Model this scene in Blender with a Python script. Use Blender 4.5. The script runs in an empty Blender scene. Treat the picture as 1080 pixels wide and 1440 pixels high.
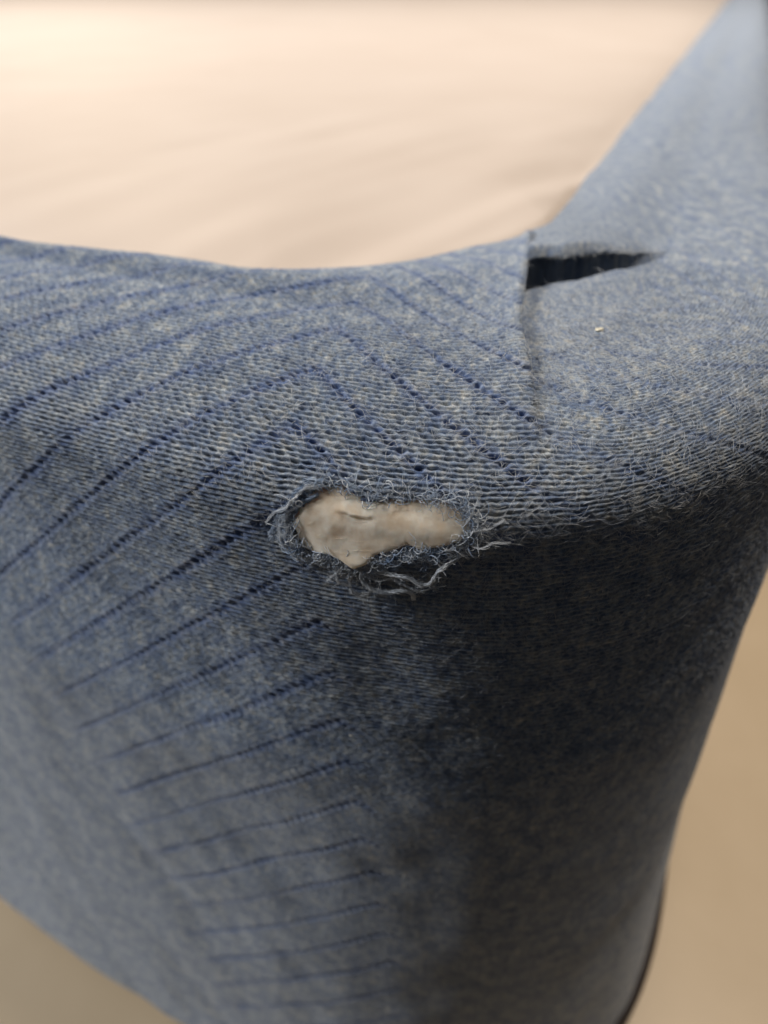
import bpy, math, random
import numpy as np
from mathutils import Vector

random.seed(7)
sc = bpy.context.scene
col = sc.collection
MM = 0.001
TOP = 0.2572                     # height of the mattress top above the floor (m)

# ------------------------------------------------------------------ camera
cam_d = bpy.data.cameras.new("camera")
cam = bpy.data.objects.new("camera", cam_d)
col.objects.link(cam)
cam.location = (0.0, 0.0, TOP + 0.057)
cam.rotation_euler = (math.radians(90 - 36.0), 0, 0)
cam_d.sensor_fit = 'VERTICAL'
cam_d.sensor_height = 24.0
cam_d.lens = 18.0
cam_d.clip_start = 0.005
cam_d.clip_end = 60.0
cam_d.dof.use_dof = True
cam_d.dof.focus_distance = 0.125
cam_d.dof.aperture_fstop = 7.0
cam_d.dof.aperture_blades = 0
sc.camera = cam

# ------------------------------------------------------------------ world and lamps (indoor)
w = bpy.data.worlds.new("World")
sc.world = w
w.use_nodes = True
bg = w.node_tree.nodes["Background"]
bg.inputs[0].default_value = (0.90, 0.94, 1.0, 1)
bg.inputs[1].default_value = 0.045


def area(name, loc, target, size, energy, color):
    d = bpy.data.lights.new(name, 'AREA')
    d.shape = 'DISK'
    d.size = size
    d.energy = energy
    d.color = color
    o = bpy.data.objects.new(name, d)
    col.objects.link(o)
    o.location = loc
    o.rotation_euler = (Vector(target) - Vector(loc)).to_track_quat('-Z', 'Y').to_euler()
    return o


wl = area("window_light", (-1.75, 0.40, TOP + 0.85), (0.10, 0.95, TOP), 0.7, 15.0, (0.96, 0.98, 1.0))
wl.data.spread = math.radians(86)
cl = area("ceiling_light", (0.50, 0.58, TOP + 1.95), (0.45, 0.75, 0.0), 0.8, 21.0, (1.0, 0.92, 0.82))
cl.data.spread = math.radians(125)
area("table_lamp", (-0.95, 2.60, TOP + 1.00), (-0.4, 1.5, TOP), 0.35, 7.0, (1.0, 0.84, 0.62))

sc.view_settings.view_transform = 'Standard'
sc.view_settings.look = 'None'
sc.view_settings.exposure = 0.0
sc.view_settings.gamma = 1.0
sc.render.engine = 'CYCLES'
sc.cycles.use_denoising = True
sc.cycles.max_bounces = 8
sc.cycles.sample_clamp_indirect = 6.0

# === GEOMETRY FUNCTIONS (all lengths in mm; x right, y away, z up from mattress top; camera at 0,0,57)
P0 = np.array([67.0, 74.0])
E1 = np.array([0.938, -0.347])
E2 = np.array([0.372, 0.928])
WID, LEN = 1700.0, 2700.0
EO, EV = 40.0, 20.0               # rounding of the top edge: horizontal and vertical half axes
THICK = 256.0


def hsh(ix, iy, seed):
    h = (ix.astype(np.int64) * 374761393 + iy.astype(np.int64) * 668265263 + seed * 974634421) & 0x7fffffff
    h = ((h ^ (h >> 13)) * 1274126177) & 0x7fffffff
    h = (h ^ (h >> 16)) & 0xffffff
    return h / float(0xffffff)


def vnoise(x, y, seed=0):
    x, y = np.broadcast_arrays(np.asarray(x, float), np.asarray(y, float))
    ix, iy = np.floor(x), np.floor(y)
    fx, fy = x - ix, y - iy
    fx = fx * fx * (3 - 2 * fx)
    fy = fy * fy * (3 - 2 * fy)
    a = hsh(ix, iy, seed)
    b = hsh(ix + 1, iy, seed)
    c = hsh(ix, iy + 1, seed)
    d = hsh(ix + 1, iy + 1, seed)
    return (a * (1 - fx) + b * fx) * (1 - fy) + (c * (1 - fx) + d * fx) * fy


def sstep(a, b, x):
    t = np.clip((x - a) / (b - a), 0, 1)
    return t * t * (3 - 2 * t)


def corner(ax, by, n, m=400):
    """superellipse corner from (-ax,0) to (0,by), sharp corner at the origin"""
    t = np.linspace(0, math.pi / 2, m)
    x = -ax + ax * np.sin(t) ** (2 / n)
    y = by - by * np.cos(t) ** (2 / n)
    return np.stack([x, y], 1)


def loop_plan(a_max, b_min, a_min, b_max, cor):
    """closed plan outline in local (a,b); starts at the middle of the far left of the near left wall"""
    c0 = cor + np.array([a_max, b_min])                                   # near corner
    c1 = np.stack([cor[::-1, 0] + a_max, -cor[::-1, 1] + b_max], 1)       # far right corner
    c2 = np.stack([-cor[:, 0] + a_min, -cor[:, 1] + b_max], 1)            # far left corner
    c3 = np.stack([-cor[::-1, 0] + a_min, cor[::-1, 1] + b_min], 1)       # near left corner
    pts = [c0, c1, c2, c3]
    p = np.concatenate(pts + [c0[:1]], 0)
    q = [p[0]]
    for i in range(len(p) - 1):
        L = np.hypot(*(p[i + 1] - p[i]))
        k = max(1, int(L / 10.0))
        for j in range(1, k + 1):
            q.append(p[i] + (p[i + 1] - p[i]) * j / k)
    q = np.array(q)
    keep = np.concatenate([[True], np.hypot(*np.diff(q, axis=0).T) > 1e-9])
    q = q[keep]
    s = np.concatenate([[0], np.cumsum(np.hypot(*np.diff(q, axis=0).T))])
    return q, s


LB, SB = loop_plan(0, 0, -WID, LEN, corner(110, 110, 2.9))
LW, SW = loop_plan(-72, 60, -WID + 70, LEN - 70, corner(53, 65, 1.5))
LENB, LENW = SB[-1], SW[-1]


def nearest_s(L, S, a, b):
    return S[np.argmin((L[:, 0] - a) ** 2 + (L[:, 1] - b) ** 2)]


# s = 0 on B at local (-110,0).  u = s - SU0 ; apex of the chevrons at u = 0
SU0 = nearest_s(LB, SB, -85, 0)
U_SEAM = nearest_s(LB, SB, -48, 7.0) - SU0
_kb = [-(110 - 0) + 110 - 300, None]
# knots of the map B arc length -> W arc length
_kn = [(-420, 'L'), (-195, 'L'), (-124, 'L')]
KB = [-310.0, -85.0, -14.0, nearest_s(LB, SB, -48, 7.0), nearest_s(LB, SB, 0, 110),
      nearest_s(LB, SB, 0, 190), nearest_s(LB, SB, 0, 320), nearest_s(LB, SB, 0, 1500), LENB - 310.0]
KW = [-(420 - 125.0), -(195 - 125.0), 1.0, nearest_s(LW, SW, -74, 113), nearest_s(LW, SW, -72, 152),
      nearest_s(LW, SW, -72, 205), nearest_s(LW, SW, -72, 320), nearest_s(LW, SW, -72, 1500), LENW - (420 - 125.0)]
KB, KW = np.array(KB), np.array(KW)


def ev(L, S, s):
    s = np.mod(s, S[-1])
    return np.stack([np.interp(s, S, L[:, 0]), np.interp(s, S, L[:, 1])], -1)


def smooth_tab(K, V, sig=6.0):
    x = np.append(np.arange(K[0], K[-1], 1.0), K[-1])
    y = np.interp(x, K, V)
    k = np.exp(-0.5 * (np.arange(-24, 25) / sig) ** 2)
    k /= k.sum()
    yp = np.concatenate([y[0] + (np.arange(-24, 0)) * (y[1] - y[0]), y, y[-1] + np.arange(1, 25) * (y[-1] - y[-2])])
    return x, np.convolve(yp, k, 'valid')


_tx, _ty = smooth_tab(KB, KW)


def plan(u):
    """u (mm, any shape 1D) -> W, B, N  in world xy (mm)"""
    s = np.asarray(u, float) + SU0
    b = ev(LB, SB, s)
    t = ev(LB, SB, s + 3.0) - ev(LB, SB, s - 3.0)
    uu = np.asarray(u, float)
    t /= np.linalg.norm(t, axis=1)[:, None]
    n = np.stack([t[:, 1], -t[:, 0]], 1)
    bx = np.clip(5.0 - uu, 0, 200.0)
    bow = (bx ** 2 / 1500.0) * sstep(-1300, -200, uu)
    sl = (2 * bx / 1500.0) * sstep(-1300, -200, uu)
    b = b - bow[:, None] * n
    n = n - sl[:, None] * t
    n /= np.linalg.norm(n, axis=1)[:, None]
    ss = KB[0] + np.mod(s - KB[0], LENB)
    wS = np.interp(ss, _tx, _ty)
    wv = ev(LW, SW, wS)
    f = lambda q: P0 + q[:, :1] * E1 + q[:, 1:] * E2
    g = lambda q: q[:, :1] * E1 + q[:, 1:] * E2
    return f(wv), f(b), g(n)


# profile table below A: arc length v -> (o, z)
_t = np.linspace(0, math.pi / 2, 600)
_o = -EO + EO * np.sin(_t)
_z = -EV + EV * np.cos(_t)
_zw = np.linspace(-EV - 0.5, -(THICK - 6), 500)
_ow = 13.0 * np.clip((-_zw - EV) / (THICK - 6 - EV), 0, 1) ** 2.0
_th = np.linspace(0.05, math.pi / 2, 40)
_zb = -(THICK - 6) - 6 * np.sin(_th)
_ob = 13.0 - 6 + 6 * np.cos(_th)
PO = np.concatenate([_o, _ow, _ob, [-40]])
PZ = np.concatenate([_z, _zw, _zb, [-THICK - 0.3]])
PV = np.concatenate([[0], np.cumsum(np.hypot(np.diff(PO), np.diff(PZ)))])
VMAX = PV[-1]
V_ARC = PV[599]


def taper(u, v):
    f = np.clip((v - V_ARC) / (VMAX - V_ARC - 50), 0, 1)
    return -5.0 * f * sstep(15, 85, np.asarray(u, float))


def ridge(u, v):
    return 7.5 * sstep(28, 92, np.asarray(u, float)) * sstep(400, 150, np.asarray(u, float)) * sstep(4, 46, v) * (1 - sstep(60, 200, v))


def base(u, vv):
    """grid of base positions: u (nu,), vv rows (nv,), vv<0 -> fraction -1..0 of the top band.
    returns XYZ (nv,nu,3) and physical v (nv,nu)"""
    Wp, Bp, Np = plan(u)
    Ap = Bp - EO * Np
    dist = np.linalg.norm(Ap - Wp, axis=1)
    X = np.empty((len(vv), len(u), 3))
    V = np.empty((len(vv), len(u)))
    for i, v in enumerate(vv):
        if v < 0:
            f = 1 + v
            X[i, :, :2] = Wp + (Ap - Wp) * f
            X[i, :, 2] = 1.4 * np.sin(math.pi * f) ** 2 - 1.2 * (1 - f) ** 6
            V[i] = v * dist
        else:
            o = np.interp(v, PV, PO)
            X[i, :, :2] = Bp + (o + taper(u, v))[:, None] * Np
            X[i, :, 2] = np.interp(v, PV, PZ) + ridge(u, v)
            V[i] = v
    return X, V


def normals(X):
    du = np.gradient(X, axis=1)
    dv = np.gradient(X, axis=0)
    n = np.cross(dv, du)
    n /= np.maximum(np.linalg.norm(n, axis=2), 1e-9)[..., None]
    return n


def project(X):
    p = math.radians(36)
    d = X - np.array([0, 0, 57.0])
    f = d[..., 1] * math.cos(p) - d[..., 2] * math.sin(p)
    up = d[..., 1] * math.sin(p) + d[..., 2] * math.cos(p)
    return np.stack([540 + 1080 * d[..., 0] / f, 720 - 1080 * up / f], -1), f
# === END GEOMETRY


# ------------------------------------------------------------------ helpers
def W3(X):
    """mm, z from mattress top -> metres in the world"""
    Y = np.asarray(X, float) * MM
    Y[..., 2] += TOP
    return Y


def mesh_obj(name, verts, faces, mat, parent=None, smooth=True, attr=None):
    """verts (n,3) metres, faces (m,k) int array of equal-sized polygons"""
    verts = np.ascontiguousarray(verts, dtype=np.float32)
    faces = np.ascontiguousarray(faces, dtype=np.int32)
    me = bpy.data.meshes.new(name)
    me.vertices.add(len(verts))
    me.vertices.foreach_set("co", verts.ravel())
    m, k = faces.shape
    me.loops.add(m * k)
    me.loops.foreach_set("vertex_index", faces.ravel())
    me.polygons.add(m)
    me.polygons.foreach_set("loop_start", np.arange(0, m * k, k, dtype=np.int32))
    me.polygons.foreach_set("use_smooth", np.full(m, smooth, dtype=bool))
    if attr is not None:
        for an, arr in attr.items():
            a = me.attributes.new(an, 'FLOAT_VECTOR', 'POINT')
            a.data.foreach_set("vector", np.ascontiguousarray(arr, dtype=np.float32).ravel())
    me.update(calc_edges=True)
    me.validate()
    o = bpy.data.objects.new(name, me)
    col.objects.link(o)
    if mat:
        me.materials.append(mat)
    if parent is not None:
        o.parent = parent
        o.matrix_parent_inverse = parent.matrix_basis.inverted()
    return o


def tubes(paths, radii, sides=4, taper=True):
    """list of (n,3) polylines -> verts, quad faces"""
    VV, FF, base_i = [], [], 0
    ang = np.arange(sides) * 2 * math.pi / sides
    for p, r in zip(paths, radii):
        n = len(p)
        t = np.gradient(p, axis=0)
        t /= np.maximum(np.linalg.norm(t, axis=1), 1e-12)[:, None]
        ref = np.array([0.31, 0.17, 0.93])
        a = np.cross(t, ref)
        a /= np.maximum(np.linalg.norm(a, axis=1), 1e-9)[:, None]
        b = np.cross(t, a)
        rr = np.full(n, r)
        if taper:
            rr[-1] *= 0.35
            rr[0] *= 0.6
        ring = p[:, None, :] + rr[:, None, None] * (np.cos(ang)[None, :, None] * a[:, None, :] + np.sin(ang)[None, :, None] * b[:, None, :])
        VV.append(ring.reshape(-1, 3))
        i = np.arange(n - 1)[:, None] * sides
        j = np.arange(sides)[None, :]
        q = np.stack([i + j, i + (j + 1) % sides, i + sides + (j + 1) % sides, i + sides + j], -1).reshape(-1, 4)
        FF.append(q + base_i)
        base_i += n * sides
    return np.concatenate(VV), np.concatenate(FF)


# ------------------------------------------------------------------ materials
def new_mat(name):
    m = bpy.data.materials.new(name)
    m.use_nodes = True
    nt = m.node_tree
    b = nt.nodes["Principled BSDF"]
    return m, nt, b


def N(nt, typ, **kw):
    n = nt.nodes.new(typ)
    for k, v in kw.items():
        if k.startswith("i_"):
            n.inputs[k[2:]].default_value = v
        else:
            setattr(n, k, v)
    return n


def mapped_noise(nt, vec, scale, detail=2.0, rough=0.5, offs=(0, 0, 0)):
    mp = N(nt, 'ShaderNodeMapping')
    mp.inputs['Scale'].default_value = scale
    mp.inputs['Location'].default_value = offs
    nt.links.new(vec, mp.inputs['Vector'])
    nz = N(nt, 'ShaderNodeTexNoise')
    nz.inputs['Scale'].default_value = 1.0
    nz.inputs['Detail'].default_value = detail
    nz.inputs['Roughness'].default_value = rough
    nt.links.new(mp.outputs[0], nz.inputs['Vector'])
    return nz.outputs['Fac']


def ramp(nt, fac, stops):
    r = N(nt, 'ShaderNodeValToRGB')
    el = r.color_ramp.elements
    while len(el) < len(stops):
        el.new(0.5)
    for e, (p, c) in zip(el, stops):
        e.position = p
        e.color = c if len(c) == 4 else (*c, 1)
    nt.links.new(fac, r.inputs[0])
    return r.outputs[0]


def mixc(nt, fac, a, b, mode='MIX'):
    m = N(nt, 'ShaderNodeMix', data_type='RGBA', blend_type=mode)
    for sock, val in ((m.inputs[0], fac), (m.inputs[6], a), (m.inputs[7], b)):
        if hasattr(val, 'is_linked') or hasattr(val, 'links'):
            nt.links.new(val, sock)
        elif isinstance(val, (int, float)):
            sock.default_value = val
        else:
            sock.default_value = (*val, 1) if len(val) == 3 else val
    return m.outputs[2]


def math_n(nt, op, a, b=None):
    m = N(nt, 'ShaderNodeMath', operation=op)
    for i, v in enumerate((a, b)):
        if v is None:
            continue
        if isinstance(v, (int, float)):
            m.inputs[i].default_value = v
        else:
            nt.links.new(v, m.inputs[i])
    return m.outputs[0]


PC, PU = 0.95, 2.1               # course pitch, stitch pitch (mm)


def fabric_material():
    m, nt, b = new_mat("blue_melange_knit")
    at = N(nt, 'ShaderNodeAttribute', attribute_name="knit_uv")
    uv = at.outputs['Vector']
    sep = N(nt, 'ShaderNodeSeparateXYZ')
    nt.links.new(uv, sep.inputs[0])
    cmb = N(nt, 'ShaderNodeCombineXYZ')
    nt.links.new(sep.outputs[0], cmb.inputs[0])
    nt.links.new(sep.outputs[1], cmb.inputs[1])
    flat = cmb.outputs[0]
    patch = mapped_noise(nt, flat, (0.24, 0.22, 1), 3.0, 0.65)
    streak = mapped_noise(nt, flat, (0.75, 0.70, 1), 2.5, 0.7, (7, 3, 0))
    fine = mapped_noise(nt, flat, (0.95, 0.85, 1), 4.0, 0.75, (2, 31, 0))
    fib = mapped_noise(nt, flat, (4.0, 11.0, 1), 2.0, 0.6, (12, 5, 0))
    mixv = math_n(nt, 'ADD', math_n(nt, 'MULTIPLY', patch, 0.45), math_n(nt, 'MULTIPLY', streak, 0.55))
    c0 = ramp(nt, mixv, [(0.33, (0.103, 0.150, 0.245)), (0.45, (0.180, 0.228, 0.312)), (0.54, (0.263, 0.297, 0.338)),
                         (0.68, (0.42, 0.405, 0.37))])
    flk = ramp(nt, fine, [(0.32, (0.42, 0.44, 0.52)), (0.48, (0.95, 0.95, 0.97)), (0.68, (1.55, 1.52, 1.45))])
    c1 = mixc(nt, 0.85, c0, flk, 'MULTIPLY')
    fk2 = ramp(nt, fib, [(0.32, (0.50, 0.52, 0.58)), (0.5, (1, 1, 1)), (0.70, (1.7, 1.66, 1.6))])
    c2 = mixc(nt, 0.7, c1, fk2, 'MULTIPLY')
    mot = ramp(nt, patch, [(0.34, (0.66, 0.68, 0.74)), (0.5, (1, 1, 1)), (0.66, (1.34, 1.32, 1.26))])
    c2 = mixc(nt, 0.5, c2, mot, 'MULTIPLY')
    ln = ramp(nt, sep.outputs[2], [(0.0, (0, 0, 0)), (1.0, (1, 1, 1))])
    c3 = mixc(nt, math_n(nt, 'MULTIPLY', ln, 0.72), c2, (0.070, 0.120, 0.285))
    nt.links.new(c3, b.inputs['Base Color'])
    b.inputs['Roughness'].default_value = 0.95
    b.inputs['Specular IOR Level'].default_value = 0.12
    b.inputs['Sheen Weight'].default_value = 0.30
    b.inputs['Sheen Roughness'].default_value = 0.5
    bp = N(nt, 'ShaderNodeBump')
    bp.inputs['Strength'].default_value = 0.55
    bp.inputs['Distance'].default_value = 0.00022
    nt.links.new(math_n(nt, 'ADD', fine, fib), bp.inputs['Height'])
    nt.links.new(bp.outputs[0], b.inputs['Normal'])
    return m


def simple_mat(name, c_lo, c_hi, scale, rough=0.8, bump=0.0, bdist=0.001, sheen=0.0, detail=4.0, spec=0.3):
    m, nt, b = new_mat(name)
    tc = N(nt, 'ShaderNodeTexCoord')
    n = mapped_noise(nt, tc.outputs['Object'], (scale, scale, scale), detail, 0.6)
    c = ramp(nt, n, [(0.3, c_lo), (0.7, c_hi)])
    nt.links.new(c, b.inputs['Base Color'])
    b.inputs['Roughness'].default_value = rough
    b.inputs['Specular IOR Level'].default_value = spec
    b.inputs['Sheen Weight'].default_value = sheen
    if bump:
        bp = N(nt, 'ShaderNodeBump')
        bp.inputs['Strength'].default_value = bump
        bp.inputs['Distance'].default_value = bdist
        nt.links.new(n, bp.inputs['Height'])
        nt.links.new(bp.outputs[0], b.inputs['Normal'])
    return m


M_FAB = fabric_material()
M_WHITE = simple_mat("cream_stretch_fabric", (0.60, 0.495, 0.415), (0.635, 0.53, 0.45), 14, 0.62, 0.05, 0.0006, 0.05, 3, 0.25)
M_FOAM = simple_mat("cream_wadding", (0.78, 0.60, 0.42), (0.99, 0.90, 0.77), 300, 0.42, 0.12, 0.0005, 0.1, 5, 0.4)
_fb = M_FOAM.node_tree.nodes['Principled BSDF']
_fb.inputs['Subsurface Weight'].default_value = 0.3
_fb.inputs['Subsurface Radius'].default_value = (1.0, 0.8, 0.6)
_fb.inputs['Subsurface Scale'].default_value = 0.004
M_BIND = simple_mat("dark_brown_binding", (0.020, 0.013, 0.011), (0.032, 0.022, 0.018), 900, 0.7, 0.3, 0.0003)
M_YARN = simple_mat("blue_grey_yarn", (0.17, 0.25, 0.39), (0.46, 0.52, 0.60), 260, 0.9, 0, 0, 0.2)
M_PALE = simple_mat("pale_grey_yarn", (0.48, 0.53, 0.60), (0.74, 0.75, 0.76), 300, 0.9, 0, 0, 0.2)
M_FUZZ = simple_mat("grey_fuzz", (0.30, 0.34, 0.42), (0.66, 0.65, 0.62), 160, 0.9, 0, 0, 0.2)
M_FLOOR = simple_mat("brown_floor", (0.13, 0.10, 0.075), (0.18, 0.14, 0.105), 5, 0.6, 0.0, 0.001, 0.0, 5, 0.4)
M_BASE = simple_mat("tan_added_base", (0.51, 0.385, 0.245), (0.59, 0.455, 0.305), 9, 0.45, 0.0, 0.001, 0.0, 5, 0.4)
M_CRUMB = simple_mat("pale_crumb", (0.70, 0.62, 0.46), (0.84, 0.78, 0.64), 900, 0.7)

# ------------------------------------------------------------------ floor, and a base added to cut bounced light
BASE_H = 0.36  # unseen drop to the floor, added to keep bounced light low
g = 30.0
fl = mesh_obj("floor", [(-g, -g, -BASE_H), (g, -g, -BASE_H), (g, g, -BASE_H), (-g, g, -BASE_H)], [(0, 1, 2, 3)], M_FLOOR)
fl["kind"] = "structure"


def local_to_world(a, b):
    q = P0 + a * E1 + b * E2
    return q[0] * MM, q[1] * MM


LEDGE = 95.0  # narrow added ledge, so little light bounces onto the border's dark side
rb = 30.0
ring = []
for (ca, cb, a0) in ((LEDGE - rb, -LEDGE + rb, -90), (LEDGE - rb, LEN + LEDGE - rb, 0), (-WID - LEDGE + rb, LEN + LEDGE - rb, 90), (-WID - LEDGE + rb, -LEDGE + rb, 180)):
    for k_ in range(9):
        an = math.radians(a0 + k_ * 90 / 8)
        ring.append((ca + rb * math.cos(an), cb + rb * math.sin(an)))
nr = len(ring)
bev = 3.0
bmv, bmf = [], []
cen_a, cen_b = -WID / 2, LEN / 2
for (ins, z) in ((bev, 0.0), (bev * 0.3, -bev * 0.3 * MM), (0.0, -bev * MM), (0.0, -BASE_H + 0.0005)):
    for (a_, b_) in ring:
        fa = 1 - ins / abs(a_ - cen_a) if abs(a_ - cen_a) > 1 else 1
        fb = 1 - ins / abs(b_ - cen_b) if abs(b_ - cen_b) > 1 else 1
        x_, y_ = local_to_world(cen_a + (a_ - cen_a) * fa, cen_b + (b_ - cen_b) * fb)
        bmv.append((x_, y_, z))
me = bpy.data.meshes.new("added_base")
fcs = [tuple(range(nr))]
for lv in range(3):
    for k_ in range(nr):
        fcs.append((lv * nr + k_, (lv + 1) * nr + k_, (lv + 1) * nr + (k_ + 1) % nr, lv * nr + (k_ + 1) % nr))
fcs.append(tuple(reversed(range(3 * nr, 4 * nr))))
me.from_pydata(bmv, [], fcs)
me.update()
me.materials.append(M_BASE)
bed = bpy.data.objects.new("added_base", me)
col.objects.link(bed)
bed["label"] = "plain tan base, added to cut bounced light, showing below the mattress at the lower corners"
bed["category"] = "bed base"
zt = 0.0

# ------------------------------------------------------------------ the mattress
mat_root = bpy.data.objects.new("mattress", None)
col.objects.link(mat_root)
cx, cy = local_to_world(-WID / 2, LEN / 2)
mat_root.location = (cx, cy, zt)
mat_root["label"] = "mattress corner with cream top and torn blue knitted border fabric"
mat_root["category"] = "mattress"
bpy.context.view_layer.update()


def grow(start, end, step0, ratio, cap):
    out, x, st = [], start, step0
    sgn = 1 if end > start else -1
    while (end - x) * sgn > 0:
        st = min(st * ratio, cap)
        x += sgn * st
        out.append(x)
    return out


U_MAIN = np.arange(-165.0, 132.0, 0.5)
half = LENB / 2
uR = [x for x in grow(U_MAIN[-1], half - 20, 0.5, 1.035, 25.0) if x < half - 10]
uL = [x for x in grow(U_MAIN[0], -half + 20, 0.45, 1.06, 25.0) if x > -half + 10]
U = np.array(uL[::-1] + list(U_MAIN) + uR)
VR = np.concatenate([np.linspace(-1, -0.003, 270), np.arange(0, 48, 0.17), np.arange(48, 115, 0.18), np.arange(115, 125, 0.3), np.arange(125, VMAX - 47, 0.4),
                     np.linspace(VMAX - 46.5, VMAX, 14)])
U_APEX_K, SLOPE, HALF, LINE, LV0 = 0.14, 0.80, 72.0, 13.0, 7.0
HOLE = np.array([(-2.9, 49.5), (-1.7, 47.4), (0.1, 44.1), (2.2, 42.6), (4.6, 42.0), (6.7, 42.6), (7.9, 43.2), (9.7, 44.4), (12.1, 43.8),
                 (14.8, 42.9), (17.8, 42.6), (20.8, 42.6), (23.4, 42.7), (25.3, 44.0), (26.4, 46.2), (25.4, 48.0), (23.0, 49.2), (19.0, 50.4),
                 (16.9, 49.5), (15.4, 50.7), (11.8, 52.2), (10.6, 54.0), (8.2, 55.5), (6.1, 54.3), (3.7, 53.7), (-0.5, 54.0), (-2.0, 52.5)])


def poly_sd(x, y, poly):
    """signed distance (negative inside) for flat arrays"""
    d = np.full(x.shape, 1e9)
    ins = np.zeros(x.shape, bool)
    n = len(poly)
    for i in range(n):
        ax, ay = poly[i]
        bx_, by_ = poly[(i + 1) % n]
        ex, ey = bx_ - ax, by_ - ay
        t = np.clip(((x - ax) * ex + (y - ay) * ey) / (ex * ex + ey * ey), 0, 1)
        d = np.minimum(d, np.hypot(x - ax - t * ex, y - ay - t * ey))
        c = ((ay > y) != (by_ > y))
        with np.errstate(divide='ignore', invalid='ignore'):
            xi = (bx_ - ax) * (y - ay) / (by_ - ay) + ax
        ins ^= c & (x < xi)
    return np.where(ins, -d, d)


def displaced():
    X, V = base(U, VR)
    Nn = normals(X)
    UU = np.broadcast_to(U, V.shape)
    step_u = np.gradient(U)
    wt = np.clip(1.0 - (step_u - 0.6) / 0.6, 0, 1)[None, :]
    # --- fabric wander and knit
    wob = 0.34 * (vnoise(UU / 3.4, V / 2.6, 3) - 0.5) + 0.30 * (vnoise(UU / 1.2, V / 1.1, 2) - 0.5) + 0.5 * (vnoise(UU / 14, V / 12, 4) - 0.5)
    uw = UU + 0.7 * (vnoise(UU / 6, V / 5, 5) - 0.5) + 0.25 * (vnoise(UU / 1.1, V / 1.0, 15) - 0.5)
    uwarp = sstep(U_SEAM - 2, U_SEAM + 22, UU)
    Vc = np.where(V < 48, 48 + (V - 48) * (1 + 0.35 * uwarp), V)
    q = (Vc + wob * (1 + 0.8 * uwarp)) / PC
    k = np.round(q)
    dg = (q - k) * PC                                  # distance from the nearest gap between courses
    st = 0.5 + 0.5 * np.cos(2 * math.pi * (uw / PU + 0.5 * k + 0.35 * hsh(k, k * 0, 9)))
    rnd = 0.75 + 0.5 * vnoise(UU / 1.3, q, 6)
    course = -0.72 * np.exp(-(dg / 0.20) ** 2) * (0.42 - 0.1 * uwarp + (0.75 + 0.2 * uwarp) * st) * rnd * (1.2 - 0.68 * sstep(-2, 48, UU))
    course += 0.24 * (vnoise(UU / 0.9, V / 0.5, 8) - 0.5)
    # --- chevron eyelets
    u0 = -10 + U_APEX_K * np.maximum(V, 0)
    HV = np.clip(120 - 0.23 * V, 70, 125)
    da = np.abs(UU - u0)
    tri = np.where(da < HV, da, np.abs(2 * HV - da))
    tri = np.sqrt(tri ** 2 + 1.0) - 0.6
    ph = (V - LV0 - SLOPE * tri) / LINE
    dl = (ph - np.round(ph)) * LINE + 0.5 * (vnoise(UU / 9, V / 7, 10) - 0.5)
    sgn = np.sign(UU - u0)
    de = UU / 1.75 + 0.25 * (vnoise(UU / 3, V / 3, 14) - 0.5)
    de = (de - np.round(de)) * 1.75
    dve = dl + SLOPE * sgn * de
    eye = np.exp(-(dve / 0.40) ** 2 - (de / 0.78) ** 2)
    band = np.exp(-(dl / 1.7) ** 2)
    fade = 0.55 + 0.9 * vnoise(UU / 11, V / 6, 12)
    pit = (1 - 0.42 * sstep(60, 105, V)) * (-0.78 * eye * fade + 0.12 * band - 0.05 * np.exp(-(dl / 0.9) ** 2) * fade) * (0.2 + 0.8 * sstep(-3, 10, UU - u0 + HV)) * (1 - 0.6 * sstep(U_SEAM - 2, U_SEAM + 2, UU)) * (1 - 0.95 * sstep(-1, 6, UU - u0) * sstep(50, 62, V)) * (1 + 0.5 * sstep(2, 10, UU - u0) * sstep(50, 35, V))
    soft = 0.25 + 0.75 * sstep(-45, 8, V)
    sp = np.linalg.norm(np.gradient(X, axis=1), axis=2) / np.maximum(np.gradient(U), 1e-6)[None, :]
    D = (course * (1 - 0.25 * band) * (1 - 0.75 * sstep(95, 130, V)) + pit) * wt * soft * sstep(0.05, 0.95, sp)
    # --- soft lumps
    xs, ys = X[..., 0], X[..., 1] - X[..., 2]
    D += 1.2 * (vnoise(xs / 30, ys / 26, 20) - 0.5) + 0.7 * (vnoise(xs / 11, ys / 10, 21) - 0.5)
    # --- torn hole rim
    sub = (U > -18) & (U < 42)
    sd = np.full(V.shape, 99.0)
    jit = 0.9 * (vnoise(UU[:, sub] / 1.1, V[:, sub] / 0.9, 30) - 0.5) + 0.7 * (vnoise(UU[:, sub] / 0.5, V[:, sub] / 0.45, 31) - 0.5)
    rows = (VR > 30) & (VR < 70)
    tmp = np.full(jit.shape, 99.0)
    tmp[rows] = poly_sd(UU[:, sub][rows], V[:, sub][rows], HOLE) + jit[rows]
    sd[:, sub] = tmp
    rim = np.exp(-np.maximum(sd, 0) / 1.3)
    rag = vnoise(UU / 1.0, V / 0.8, 33)
    D += np.where(sd < 8, np.exp(-((sd - 2.2) / 1.7) ** 2) * 0.45 * rag - 0.7 * rim * (0.3 + rag), 0)
    D += np.where(sd < 9, 1.5 * np.exp(-((sd - 0.8) / 2.2) ** 2) * sstep(47, 53, V), 0)
    # sunken, stretched cloth left of the hole
    D += -1.6 * np.exp(-(((UU + 6.5) / 2.6) ** 2 + ((V - 51.5) / 2.4) ** 2)) * (0.4 + rag)
    # --- lapped seam at the corner
    du = U_SEAM - UU + 0.45 * (vnoise(V / 2.2, V * 0, 40) - 0.5) + 0.7 * (vnoise(V / 11.0, V * 0, 41) - 0.5)
    amp = 2.3 * (1 - sstep(4, 40, V)) * sstep(-1.0, -0.9, VR)[:, None]
    left = du > 0
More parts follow.
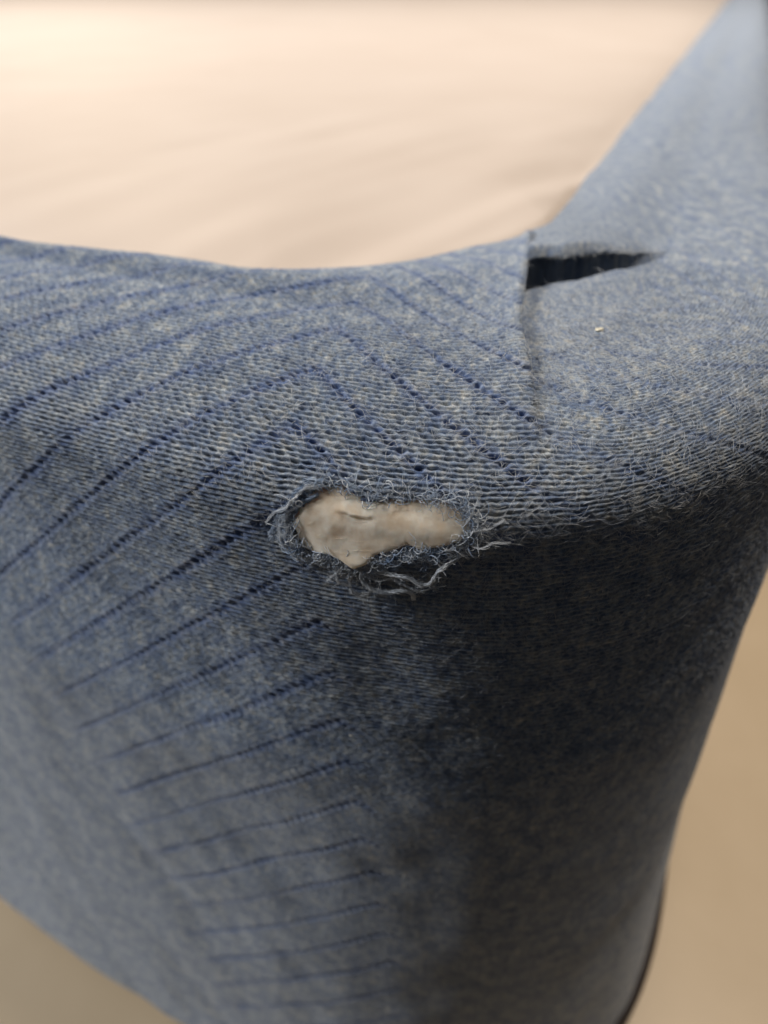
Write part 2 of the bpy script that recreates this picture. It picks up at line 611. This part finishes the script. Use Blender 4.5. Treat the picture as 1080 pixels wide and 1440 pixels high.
    D += np.where(left, amp * np.exp(-np.abs(du) / 7.0) * (1 - 0.6 * np.exp(-np.abs(du) / 0.9)), -0.35 * amp / 1.7 * np.exp(-np.abs(du) / 3.0))
    X = X + Nn * D[..., None]
    # --- open pleat to the right of the seam, laid out on the mattress top
    x, y = X[..., 0], X[..., 1]
    dirv = np.array([31.0 - 67, 169.0 - 183])
    Ld = np.hypot(*dirv)
    dirv = dirv / Ld
    s = ((x - 67) * dirv[0] + (y - 183) * dirv[1]) / Ld
    qq = (x - 67) * dirv[1] * -1 + (y - 183) * dirv[0]
    qq = -qq                                            # positive behind the lip
    fuzz = 0.6 * (vnoise(x / 1.3, y / 1.3, 50) - 0.5) + 1.8 * (vnoise(x / 7, y / 30, 51) - 0.5)
    on = (du < 0.0) & (V < 40)
    sc_ = np.clip(s, 0, 1.3)
    opening = 3.9 * sc_ ** 0.85
    sm = np.minimum(sc_, 1.05) * sstep(0.0, 0.18, s)
    qf = qq + fuzz
    lip = 5.0 * sm * sstep(-1.0, 3.5, qf) * np.exp(-np.maximum(qf, 0) / 14.0)
    floor_ = -26.0 * np.minimum(1, 1.25 * sc_) * sstep(-0.2, -1.6, qf) * sstep(-opening - 5.0, -opening + 3.0, qf) ** 1.7
    puck = 2.6 * sm * (vnoise(s * 9 + 0.02 * qf, s * 0, 52) - 0.5) * np.exp(-np.maximum(qf, 0) / 9.0) * sstep(0.0, 3.0, qf)
    dip = -1.5 * sm * np.exp(-((qf + opening + 3.5) / 5.0) ** 2)
    tipr = 1.0 * np.exp(-((s + 0.12) / 0.18) ** 2 - (qf / 4.0) ** 2) * (vnoise(qf / 2.0, s * 3, 53) - 0.3)
    X[..., 2] += np.where(on, lip + floor_ + puck + dip + tipr, 0)
    cave = sstep(0.5, -0.5, qf) * sstep(-opening - 0.6, -opening + 2.0, qf)
    X[..., 1] += np.where(on & (s > 0), 20.0 * np.minimum(sc_, 1.0) * cave, 0)
    # the lap hangs a little over the seam
    X[..., 0] += np.where(left & (du < 1.0), 0.5 * amp / 1.7, 0)
    mask = (1 - 0.20 * sstep(60, 105, V)) * np.clip(0.78 * eye + 0.63 * band * fade, 0, 1) * sstep(0.05, 0.95, sp) * (0.2 + 0.8 * sstep(-3, 10, UU - u0 + HV)) * (1 - 0.5 * sstep(U_SEAM - 2, U_SEAM + 2, UU)) * (1 - 0.9 * sstep(-1, 6, UU - u0) * sstep(50, 62, V))
    mask = np.where((sd < 7) & (sd > -3), np.maximum(mask, 0.45 * np.exp(-np.maximum(sd, 0) / 2.0)), mask)
    lipm = on & (np.abs(qq) < 1.2) & (s > 0.02) & (s < 1.0) & (UU < 165)
    return X, V, Nn, sd, mask, lipm | ((np.abs(du) < 0.6) & (V < 34) & (VR > -0.75)[:, None] & left)


X, V, Nn, SD, MASK, LIPM = displaced()
nv, nu = V.shape
idx = np.arange(nv * nu).reshape(nv, nu)
i0, i1 = idx[:-1, :], idx[1:, :]
quads = np.stack([i0, i1, np.roll(i1, -1, 1), np.roll(i0, -1, 1)], -1)
csd = 0.25 * (SD[:-1] + SD[1:] + np.roll(SD, -1, 1)[:-1] + np.roll(SD, -1, 1)[1:])
quads = quads[csd > 0.35].reshape(-1, 4)
UVA = np.stack([np.broadcast_to(U, V.shape), V, MASK], -1)
XW = W3(X)
border = mesh_obj("border_fabric", XW.reshape(-1, 3), quads, M_FAB, mat_root, attr={"knit_uv": UVA.reshape(-1, 3)})
border["label"] = "blue melange knit border with chevron eyelet lines and a torn hole"


def at_uv(u, v, lift=0.0):
    """point of the displaced cloth (mm) at u, v>=0"""
    u, v = np.atleast_1d(u), np.atleast_1d(v)
    fi = np.interp(v, VR, np.arange(nv))
    fj = np.interp(u, U, np.arange(nu))
    i, j = np.clip(np.round(fi).astype(int), 0, nv - 1), np.clip(np.round(fj).astype(int), 0, nu - 1)
    return X[i, j] + Nn[i, j] * np.asarray(lift)[..., None]


def base_uv(u, v, lift=0.0):
    u, v = np.atleast_1d(np.asarray(u, float)), np.atleast_1d(np.asarray(v, float))
    fi = np.interp(v, VR, np.arange(nv))
    fj = np.interp(u, U, np.arange(nu))
    Wp, Bp, Np = plan(u)
    o, z = np.interp(v, PV, PO), np.interp(v, PV, PZ)
    i, j = np.clip(np.round(fi).astype(int), 0, nv - 1), np.clip(np.round(fj).astype(int), 0, nu - 1)
    z = z + np.array([float(ridge(a_, b_)) for a_, b_ in zip(u, v)])
    return np.concatenate([Bp + o[:, None] * Np, z[:, None]], 1) + Nn[i, j] * (np.zeros(len(u)) + lift)[:, None]


# ---- cream wadding behind the hole
fu, fv = np.arange(-11, 34, 0.3), np.arange(34, 64, 0.3)
gu, gv = np.meshgrid(fu, fv)
fsd = poly_sd(gu, gv, HOLE)
lift = -0.5 + 3.3 * np.clip((gv - 42.0) / 12.0, 0, 1) - (1.0 + 2.4 * sstep(46, 54, gv)) * sstep(-0.5, 1.3, fsd) + 0.55 * (vnoise(gu / 6.0, gv / 3.6, 60) - 0.5) + 0.16 * (vnoise(gu / 2.2, gv / 1.8, 61) - 0.5) + 0.05 * (vnoise(gu / 0.6, gv / 0.6, 62) - 0.5)
crease_v = 46.0 + 0.25 * np.sin(gu * 0.9)
cw = sstep(4.0, 7.0, gu) * sstep(12.5, 8.5, gu)
lift += cw * (0.35 * np.exp(-np.maximum(crease_v - gv, 0) / 1.6) * (gv < crease_v) - 0.18 * np.exp(-np.abs(gv - crease_v - 0.25) / 0.5) * (gv >= crease_v))
lift -= 1.3 * np.exp(-(((gu + 1.5) / 3.5) ** 2 + ((gv - 53.0) / 4.0) ** 2))
lift += 0.35 * np.exp(-(((gu - 8.0) / 3.2) ** 2 + ((gv - 55.0) / 1.8) ** 2)) + 0.2 * np.exp(-(((gu - 0.5) / 2) ** 2 + ((gv - 52.5) / 1.6) ** 2))
lift -= 2.2 * sstep(0, 5, poly_sd(gu, gv, HOLE) - 0.8)
FX = base_uv(gu.ravel(), gv.ravel(), lift.ravel())
a_, b_ = gu.shape
ii = np.arange(a_ * b_).reshape(a_, b_)
fq = np.stack([ii[:-1, :-1], ii[1:, :-1], ii[1:, 1:], ii[:-1, 1:]], -1).reshape(-1, 4)
foam = mesh_obj("wadding", W3(FX), fq, M_FOAM, mat_root)
foam["label"] = "cream wadding showing through the torn hole"

# matted fibres lying over the wadding
rw = np.random.default_rng(23)
pw, rwd = [], []
lift_g = lift
while len(pw) < 24:
    c0 = np.array([rw.uniform(-3, 26), rw.uniform(42, 56)])
    if poly_sd(c0[:1], c0[1:], HOLE)[0] > 0.2:
        continue
    an = rw.normal(0.1, 0.9)
    Lw = rw.uniform(1.0, 4.5)
    cvw = rw.normal(0, 0.35)
    tw_ = np.linspace(-0.5, 0.5, 9)
    uu_ = c0[0] + Lw * (tw_ * math.cos(an) - cvw * (tw_ ** 2) * math.sin(an))
    vv_ = c0[1] + 0.6 * Lw * (tw_ * math.sin(an) + cvw * (tw_ ** 2) * math.cos(an))
    iu = np.clip(((uu_ - fu[0]) / 0.3).astype(int), 0, len(fu) - 1)
    iv = np.clip(((vv_ - fv[0]) / 0.3).astype(int), 0, len(fv) - 1)
    hl = lift_g[iv, iu] + rw.uniform(0.0, 0.12) + 0.25 * rw.random() * (1 - 4 * tw_ ** 2)
    pw.append(base_uv(uu_, vv_, hl))
    rwd.append(rw.choice([0.010, 0.014, 0.018]))
tv, tf = tubes(pw, rwd, 4)
o = mesh_obj("wadding_fibres", W3(tv), tf, M_FOAM, foam)
o["kind"] = "stuff"

# ---- cream top panel
Ut = np.concatenate([U[(U < -165)], np.arange(-165, 132, 1.5), U[U > 132][::3]])
Wp, Bp, Np = plan(Ut)
Wn = -(np.roll(Wp, -1, 0) - np.roll(Wp, 1, 0))
Wn = np.stack([-Wn[:, 1], Wn[:, 0]], 1)
Wn /= np.linalg.norm(Wn, axis=1)[:, None]
ctr = P0 + (-WID / 2) * E1 + (LEN / 2) * E2
inw = ctr - Wp
dl_ = np.linalg.norm(inw, axis=1)
inw = inw / dl_[:, None]
sgn = np.sign((Wn * inw).sum(1))[:, None]
Wn = Wn * sgn                                             # inward
rows_d = np.concatenate([[-5.0, -2.0, 0.0], np.cumsum(np.linspace(0.8, 6, 70)), ])
rowsX = []
lim = 300.0
for d in rows_d:
    f = max(0, d) / dl_
    p = Wp + np.where(d < 0, d, 0) * Wn + inw * max(d, 0)
    z = -3.6 + 6.5 * (1 - math.exp(-max(d, 0) / 30.0))
    zz = np.full(len(p), z)
    x, y = p[:, 0], p[:, 1]
    al = (x * 0.63 + y * 0.777) / 60.0
    ac = (x * 0.777 - y * 0.63)
    near = np.exp(-((x - 40) ** 2 + (y - 240) ** 2) / (2 * 75.0 ** 2))
    zz += near * 3.0 * (vnoise(ac / 14.0, al, 70) - 0.5) * min(1, max(0, d) / 6) * 1.4
    zz += 0.8 * (vnoise(x / 90, y / 40, 71) - 0.5) * min(1, max(0, d) / 10)
    edge = math.exp(-max(0, d) / 9.0) * (d > 0)
    tt = np.arange(len(p))
    zz += edge * 0.7 * (vnoise(x / 9.0, y / 9.0, 72) - 0.5)
    rowsX.append(np.stack([x, y, zz], 1))
for f in np.linspace(0.12, 0.97, 26):
    d = rows_d[-1] + (dl_ - rows_d[-1]) * f
    p = Wp + inw * d[:, None]
    zz = 2.9 + 0.8 * (vnoise(p[:, 0] / 90, p[:, 1] / 40, 71) - 0.5)
    rowsX.append(np.concatenate([p, zz[:, None]], 1))
TX = np.stack(rowsX)
tn, tm = TX.shape[:2]
ti = np.arange(tn * tm).reshape(tn, tm)
tq = np.stack([ti[:-1], np.roll(ti, -1, 1)[:-1], np.roll(ti, -1, 1)[1:], ti[1:]], -1).reshape(-1, 4)
# close the middle with a fan of thin quads to the centre
cidx = tn * tm
tv = np.concatenate([TX.reshape(-1, 3), [[ctr[0], ctr[1], 2.9]]])
top = mesh_obj("top_panel", W3(tv), tq, M_WHITE, mat_root)
tm_mesh = top.data
import bmesh
bm = bmesh.new()
bm.from_mesh(tm_mesh)
bm.verts.ensure_lookup_table()
last = [bm.verts[int(k_)] for k_ in ti[-1]]
cvert = bm.verts[cidx]
for k_ in range(tm):
    f_ = bm.faces.new((last[k_], last[(k_ + 1) % tm], cvert))
    f_.smooth = True
bmesh.ops.recalc_face_normals(bm, faces=bm.faces)
bm.to_mesh(tm_mesh)
bm.free()
top["label"] = "smooth cream stretch fabric top of the mattress"

# ---- underside
lb = P0 + LB[::6, :1] * E1 + LB[::6, 1:] * E2
lbn = lb + (ctr - lb) / np.linalg.norm(ctr - lb, axis=1)[:, None] * 30
me = bpy.data.meshes.new("underside")
vv3 = W3(np.concatenate([lbn, np.full((len(lbn), 1), -THICK)], 1))
me.from_pydata([tuple(p) for p in vv3], [], [tuple(range(len(vv3) - 1))])
me.materials.append(M_BIND)
o = bpy.data.objects.new("underside", me)
col.objects.link(o)
o.parent = mat_root
o.matrix_parent_inverse = mat_root.matrix_basis.inverted()

# ---- dark binding along the bottom edge, round the corner
ub = np.arange(20.0, 900.0, 2.0)
_, Bp, Np = plan(ub)
pb = np.concatenate([Bp + (13.6 + taper(ub, VMAX - 52))[:, None] * Np, np.full((len(ub), 1), -(THICK - 4.5))], 1)
tv, tf = tubes([pb], [2.6], 12, False)
bind = mesh_obj("edge_binding", W3(tv), tf, M_BIND, mat_root)
bind["label"] = "dark brown binding along the bottom edge"

# ---- loose threads of the tear
rng = np.random.default_rng(11)


def spline(pts, n):
    pts = np.asarray(pts, float)
    t = np.concatenate([[0], np.cumsum(np.linalg.norm(np.diff(pts, axis=0), axis=1))])
    ts = np.linspace(0, t[-1], n)
    out = np.stack([np.interp(ts, t, pts[:, c]) for c in range(pts.shape[1])], 1)
    k = np.array([1, 3, 5, 7, 5, 3, 1], float)
    k /= k.sum()
    pad = np.concatenate([np.repeat(out[:1], 3, 0), out, np.repeat(out[-1:], 3, 0)])
    return np.stack([np.convolve(pad[:, c], k, 'valid') for c in range(out.shape[1])], 1)


def yarn(pts3, rad, plies, tw, seed):
    r_ = np.random.default_rng(seed)
    paths, rads = [], []
    n = len(pts3)
    t = np.gradient(pts3, axis=0)
    t /= np.maximum(np.linalg.norm(t, axis=1), 1e-9)[:, None]
    a = np.cross(t, [0.3, 0.2, 0.93])
    a /= np.linalg.norm(a, axis=1)[:, None]
    b = np.cross(t, a)
    s = np.concatenate([[0], np.cumsum(np.linalg.norm(np.diff(pts3, axis=0), axis=1))])
    for p in range(plies):
        ph = p * 2 * math.pi / plies + s * tw + r_.normal(0, 0.2)
        rr = rad * (0.25 + 1.5 * vnoise(s / 1.1, s * 0 + p * 3, seed))
        q = pts3 + rr[:, None] * (np.cos(ph)[:, None] * a + np.sin(ph)[:, None] * b)
        q += (0.12 + 0.5 * rad) * np.stack([vnoise(s / 0.7, s * 0 + p + c * 7, seed + c) - 0.5 for c in range(3)], 1)
        paths.append(q)
        rads.append(min(0.055, rad * r_.uniform(0.14, 0.28)))
    # stray hairs leaving the yarn
    for h in range(int(s[-1] * 4)):
        k_ = r_.integers(1, n - 1)
        d = r_.normal(0, 1, 3) + t[k_] * r_.choice([-1, 1])
        d /= np.linalg.norm(d)
        L = r_.uniform(0.6, 1.8)
        c = r_.normal(0, 0.35, 3)
        tt = np.linspace(0, 1, 6)[:, None]
        paths.append(pts3[k_] + d * L * tt + c * tt ** 2 * L)
        rads.append(0.018)
    return paths, rads


THREADS = {
    'A': ([(7.6, 54.3), (7.3, 56.4), (7.3, 59.4), (7.6, 60.9), (9.1, 61.5), (10.6, 60.9), (10.9, 59.4)], 0.17, 1),
    'B': ([(9.1, 54.9), (9.4, 57.9), (11.5, 59.4), (13.6, 59.7), (16.6, 58.8), (18.1, 59.4), (18.4, 61.2)], 0.21, 1),
    'C': ([(10.3, 55.8), (12.7, 55.8), (15.1, 55.5), (17.2, 55.5), (20.2, 57.0), (21.4, 55.8), (22.0, 53.7), (23.5, 52.2), (26.2, 50.4)], 0.22, 1),
    'M': ([(8.5, 55.0), (9.8, 57.0), (12.3, 57.6), (14.6, 56.6), (15.4, 54.6)], 0.13, 1),
    'N': ([(11.5, 53.0), (13.2, 55.0), (16.0, 57.4), (19.0, 58.6), (21.8, 57.8)], 0.14, 1),
    'O': ([(5.6, 54.4), (4.9, 56.8), (5.6, 58.9), (7.0, 60.2)], 0.12, 1),
    'P': ([(-1.5, 46.0), (-3.4, 47.0), (-5.2, 50.2), (-4.6, 53.0), (-2.6, 54.2)], 0.18, 1),
    'Q': ([(2.0, 42.4), (-1.2, 43.0), (-3.8, 46.5), (-6.4, 48.0), (-8.2, 50.6)], 0.18, 1),
    'R': ([(26.0, 48.6), (28.4, 49.0), (30.6, 47.8), (33.4, 48.4)], 0.12, 1),
    'D': ([(3.1, 59.7), (4.6, 57.6), (6.1, 55.5), (6.7, 54.6)], 0.10, 1),
    'E': ([(17.8, 51.3), (16.3, 52.2), (15.1, 54.6), (13.6, 55.5)], 0.14, 0),
    'F': ([(1.6, 41.1), (-0.5, 42.0), (-2.6, 44.4), (-5.0, 48.3), (-6.8, 51.9), (-6.8, 54.0)], 0.42, 0),
    'G': ([(18.4, 51.0), (19.3, 52.2), (20.2, 54.3), (19.3, 54.9)], 0.12, 0),
    'H': ([(25.3, 46.5), (26.5, 44.4), (27.4, 42.3)], 0.09, 1),
    'I': ([(25.3, 47.4), (27.4, 46.2), (29.8, 45.9), (32.2, 44.4)], 0.13, 1),
    'J': ([(19.0, 50.7), (21.4, 51.3), (23.5, 49.8), (24.7, 48.0)], 0.2, 0),
    'K': ([(1.3, 43.5), (-1.7, 45.9), (-4.1, 49.5), (-6.2, 51.0)], 0.22, 0),
    'L': ([(5.5, 40.8), (8.2, 42.0), (10.6, 42.9), (13.3, 42.3)], 0.2, 0),
}
for q_, (key, (pts, rad, pale)) in enumerate(THREADS.items()):
    p2 = spline(pts, 46)
    s_ = np.linspace(0, 1, len(p2))
    lf = (0.35 if pale else 0.05) + (1.3 if pale else 0.5) * np.sin(s_ * math.pi) ** 0.7 * rng.uniform(0.5, 1.0)
    lf = lf + 1.3 * sstep(49, 53, p2[:, 1])
    p3 = base_uv(p2[:, 0], p2[:, 1], lf + 0.4 * (vnoise(s_ * 7, s_ * 0, 80 + q_) - 0.5))
    pa, ra = yarn(p3, rad * 1.15, 8 if rad < 0.2 else 18, 0.5, 90 + q_)
    tv, tf = tubes(pa, ra, 4)
    o = mesh_obj("loose_thread", W3(tv), tf, M_PALE if pale else M_YARN, mat_root)

# torn yarn ends all round the rim (too many and too fine to pick apart)
pa, ra = [], []
cen = np.array([11.0, 48.5])
per = np.concatenate([np.linspace(HOLE[k_], HOLE[(k_ + 1) % len(HOLE)], 12, endpoint=False) for k_ in range(len(HOLE))])
pb_, rb_ = [], []
wgt = 0.35 + 1.6 * sstep(46, 55, per[:, 1]) + 0.5 * sstep(18, 25, per[:, 0])
wgt /= wgt.sum()
for k_ in range(1700):
    p = per[rng.choice(len(per), p=wgt)] + rng.normal(0, 0.45, 2)
    out = p - cen
    out /= np.linalg.norm(out)
    ang = rng.uniform(-1.5, 1.5)
    d = np.array([out[0] * math.cos(ang) - out[1] * math.sin(ang), out[0] * math.sin(ang) + out[1] * math.cos(ang)])
    inwd = rng.random() < 0.22
    if inwd:
        d = -out
    L = rng.uniform(0.8, 1.6) if inwd else rng.uniform(1.0, 4.2)
    st = p + out * rng.uniform(0.2, 2.2)
    n = 12
    cur = rng.normal(0, 0.22)
    path = [st]
    a0 = math.atan2(d[1], d[0])
    for j in range(n):
        a0 += cur + rng.normal(0, 0.16)
        path.append(path[-1] + L / n * np.array([math.cos(a0), math.sin(a0)]))
    path = np.array(path)
    hh = rng.uniform(0.1, 1.2) * np.sin(np.linspace(0.15, 1, n + 1) * math.pi * 0.9) + rng.uniform(-0.3, 0.5)
    hh = hh + 1.5 * sstep(47, 53, path[:, 1]) * sstep(6.0, 1.5, poly_sd(path[:, 0], path[:, 1], HOLE))
    pale_ = rng.random() < 0.5
    (pb_ if pale_ else pa).append(base_uv(path[:, 0], path[:, 1], hh))
    (rb_ if pale_ else ra).append(rng.choice([0.02, 0.03, 0.045, 0.07]))
tv, tf = tubes(pa, ra, 4)
o = mesh_obj("frayed_fibres", W3(tv), tf, M_YARN, mat_root)
o["kind"] = "stuff"
o["label"] = "blue grey frayed yarn ends round the hole"

tv, tf = tubes(pb_, rb_, 4)
o = mesh_obj("pale_fibres", W3(tv), tf, M_PALE, mat_root)
o["kind"] = "stuff"
o["label"] = "pale grey broken fibres round the hole"

# fuzz standing off the cloth
cand_i, cand_j = [], []
PX, F_ = project(X)
dj = (U > -90) & (U < 125)
J = np.where(dj)[0]
n_f = 19000
pi_ = rng.integers(0, np.searchsorted(VR, 175), n_f * 4)
pj_ = J[rng.integers(0, len(J), n_f * 4)]
sharp = np.exp(-((F_[pi_, pj_] - 125) / 26.0) ** 2) * (SD[pi_, pj_] > 0.3)
pick = rng.random(n_f * 4) < sharp
pi_, pj_ = pi_[pick][:n_f], pj_[pick][:n_f]
si = np.where((VR > 36) & (VR < 54))[0]
sj = np.where((U > 25) & (U < 95))[0]
ei, ej = si[rng.integers(0, len(si), 800)], sj[rng.integers(0, len(sj), 800)]
keep_ = SD[ei, ej] > 0.5
pi_, pj_ = np.concatenate([pi_, ei[keep_]]), np.concatenate([pj_, ej[keep_]])
li, lj = np.where(LIPM)
lk = rng.integers(0, len(li), 900)
pi_, pj_ = np.concatenate([pi_, li[lk]]), np.concatenate([pj_, lj[lk]])
pa, ra = [], []
Tu = np.gradient(X, axis=1)
for i, j in zip(pi_, pj_):
    n0 = Nn[i, j]
    tu = Tu[i, j] / (np.linalg.norm(Tu[i, j]) + 1e-9)
    tv_ = np.cross(n0, tu)
    a = rng.normal(0, 0.9) + (math.pi if rng.random() < 0.5 else 0)
    d = tu * math.cos(a) + tv_ * math.sin(a)
    e = tu * -math.sin(a) + tv_ * math.cos(a)
    L = rng.uniform(0.6, 2.4)
    up = rng.uniform(0.08, 0.45)
    cv = rng.normal(0, 0.5)
    t = np.linspace(0, 1, 5)[:, None]
    pa.append(X[i, j] + n0 * 0.05 + d * L * t + n0 * up * L * (t * (1.25 - t)) + e * cv * L * t * t)
    ra.append(rng.uniform(0.015, 0.042))
tv, tf = tubes(pa, ra, 3)
o = mesh_obj("surface_fuzz", W3(tv), tf, M_FUZZ, mat_root)
o["kind"] = "stuff"
o["label"] = "fine grey fuzz on the knitted cloth"

# ------------------------------------------------------------------ crumbs lying on the cloth
CRUMBS = [((69.1, 4.5), 0.55, "pale yellow crumb on the top beside the open pleat"),
          ((-22.7, 60.3), 0.36, "tiny pale crumb on the blue cloth left of the hole"),
          ((6.1, 102.3), 0.30, "tiny pinkish speck on the border far below the hole")]
for q_, ((u_, v_), r_, lab) in enumerate(CRUMBS):
    bm = bmesh.new()
    bmesh.ops.create_icosphere(bm, subdivisions=2, radius=1.0)
    bmesh.ops.rotate(bm, verts=bm.verts, matrix=__import__('mathutils').Matrix.Rotation(q_ + 0.6, 3, 'Z'))
    rg = random.Random(q_ + 3)
    for vtx in bm.verts:
        vtx.co *= r_ * MM * (1 + rg.uniform(-0.42, 0.30))
        vtx.co.x *= 1.35
        vtx.co.z *= 0.7
    me = bpy.data.meshes.new("crumb")
    bm.to_mesh(me)
    bm.free()
    me.materials.append(M_CRUMB)
    o = bpy.data.objects.new("crumb", me)
    col.objects.link(o)
    p = W3(at_uv(u_, v_, np.array([r_ * 0.4])))[0]
    o.location = p
    o["label"] = lab
    o["category"] = "crumb"
    o["group"] = "crumbs on the blue cloth"
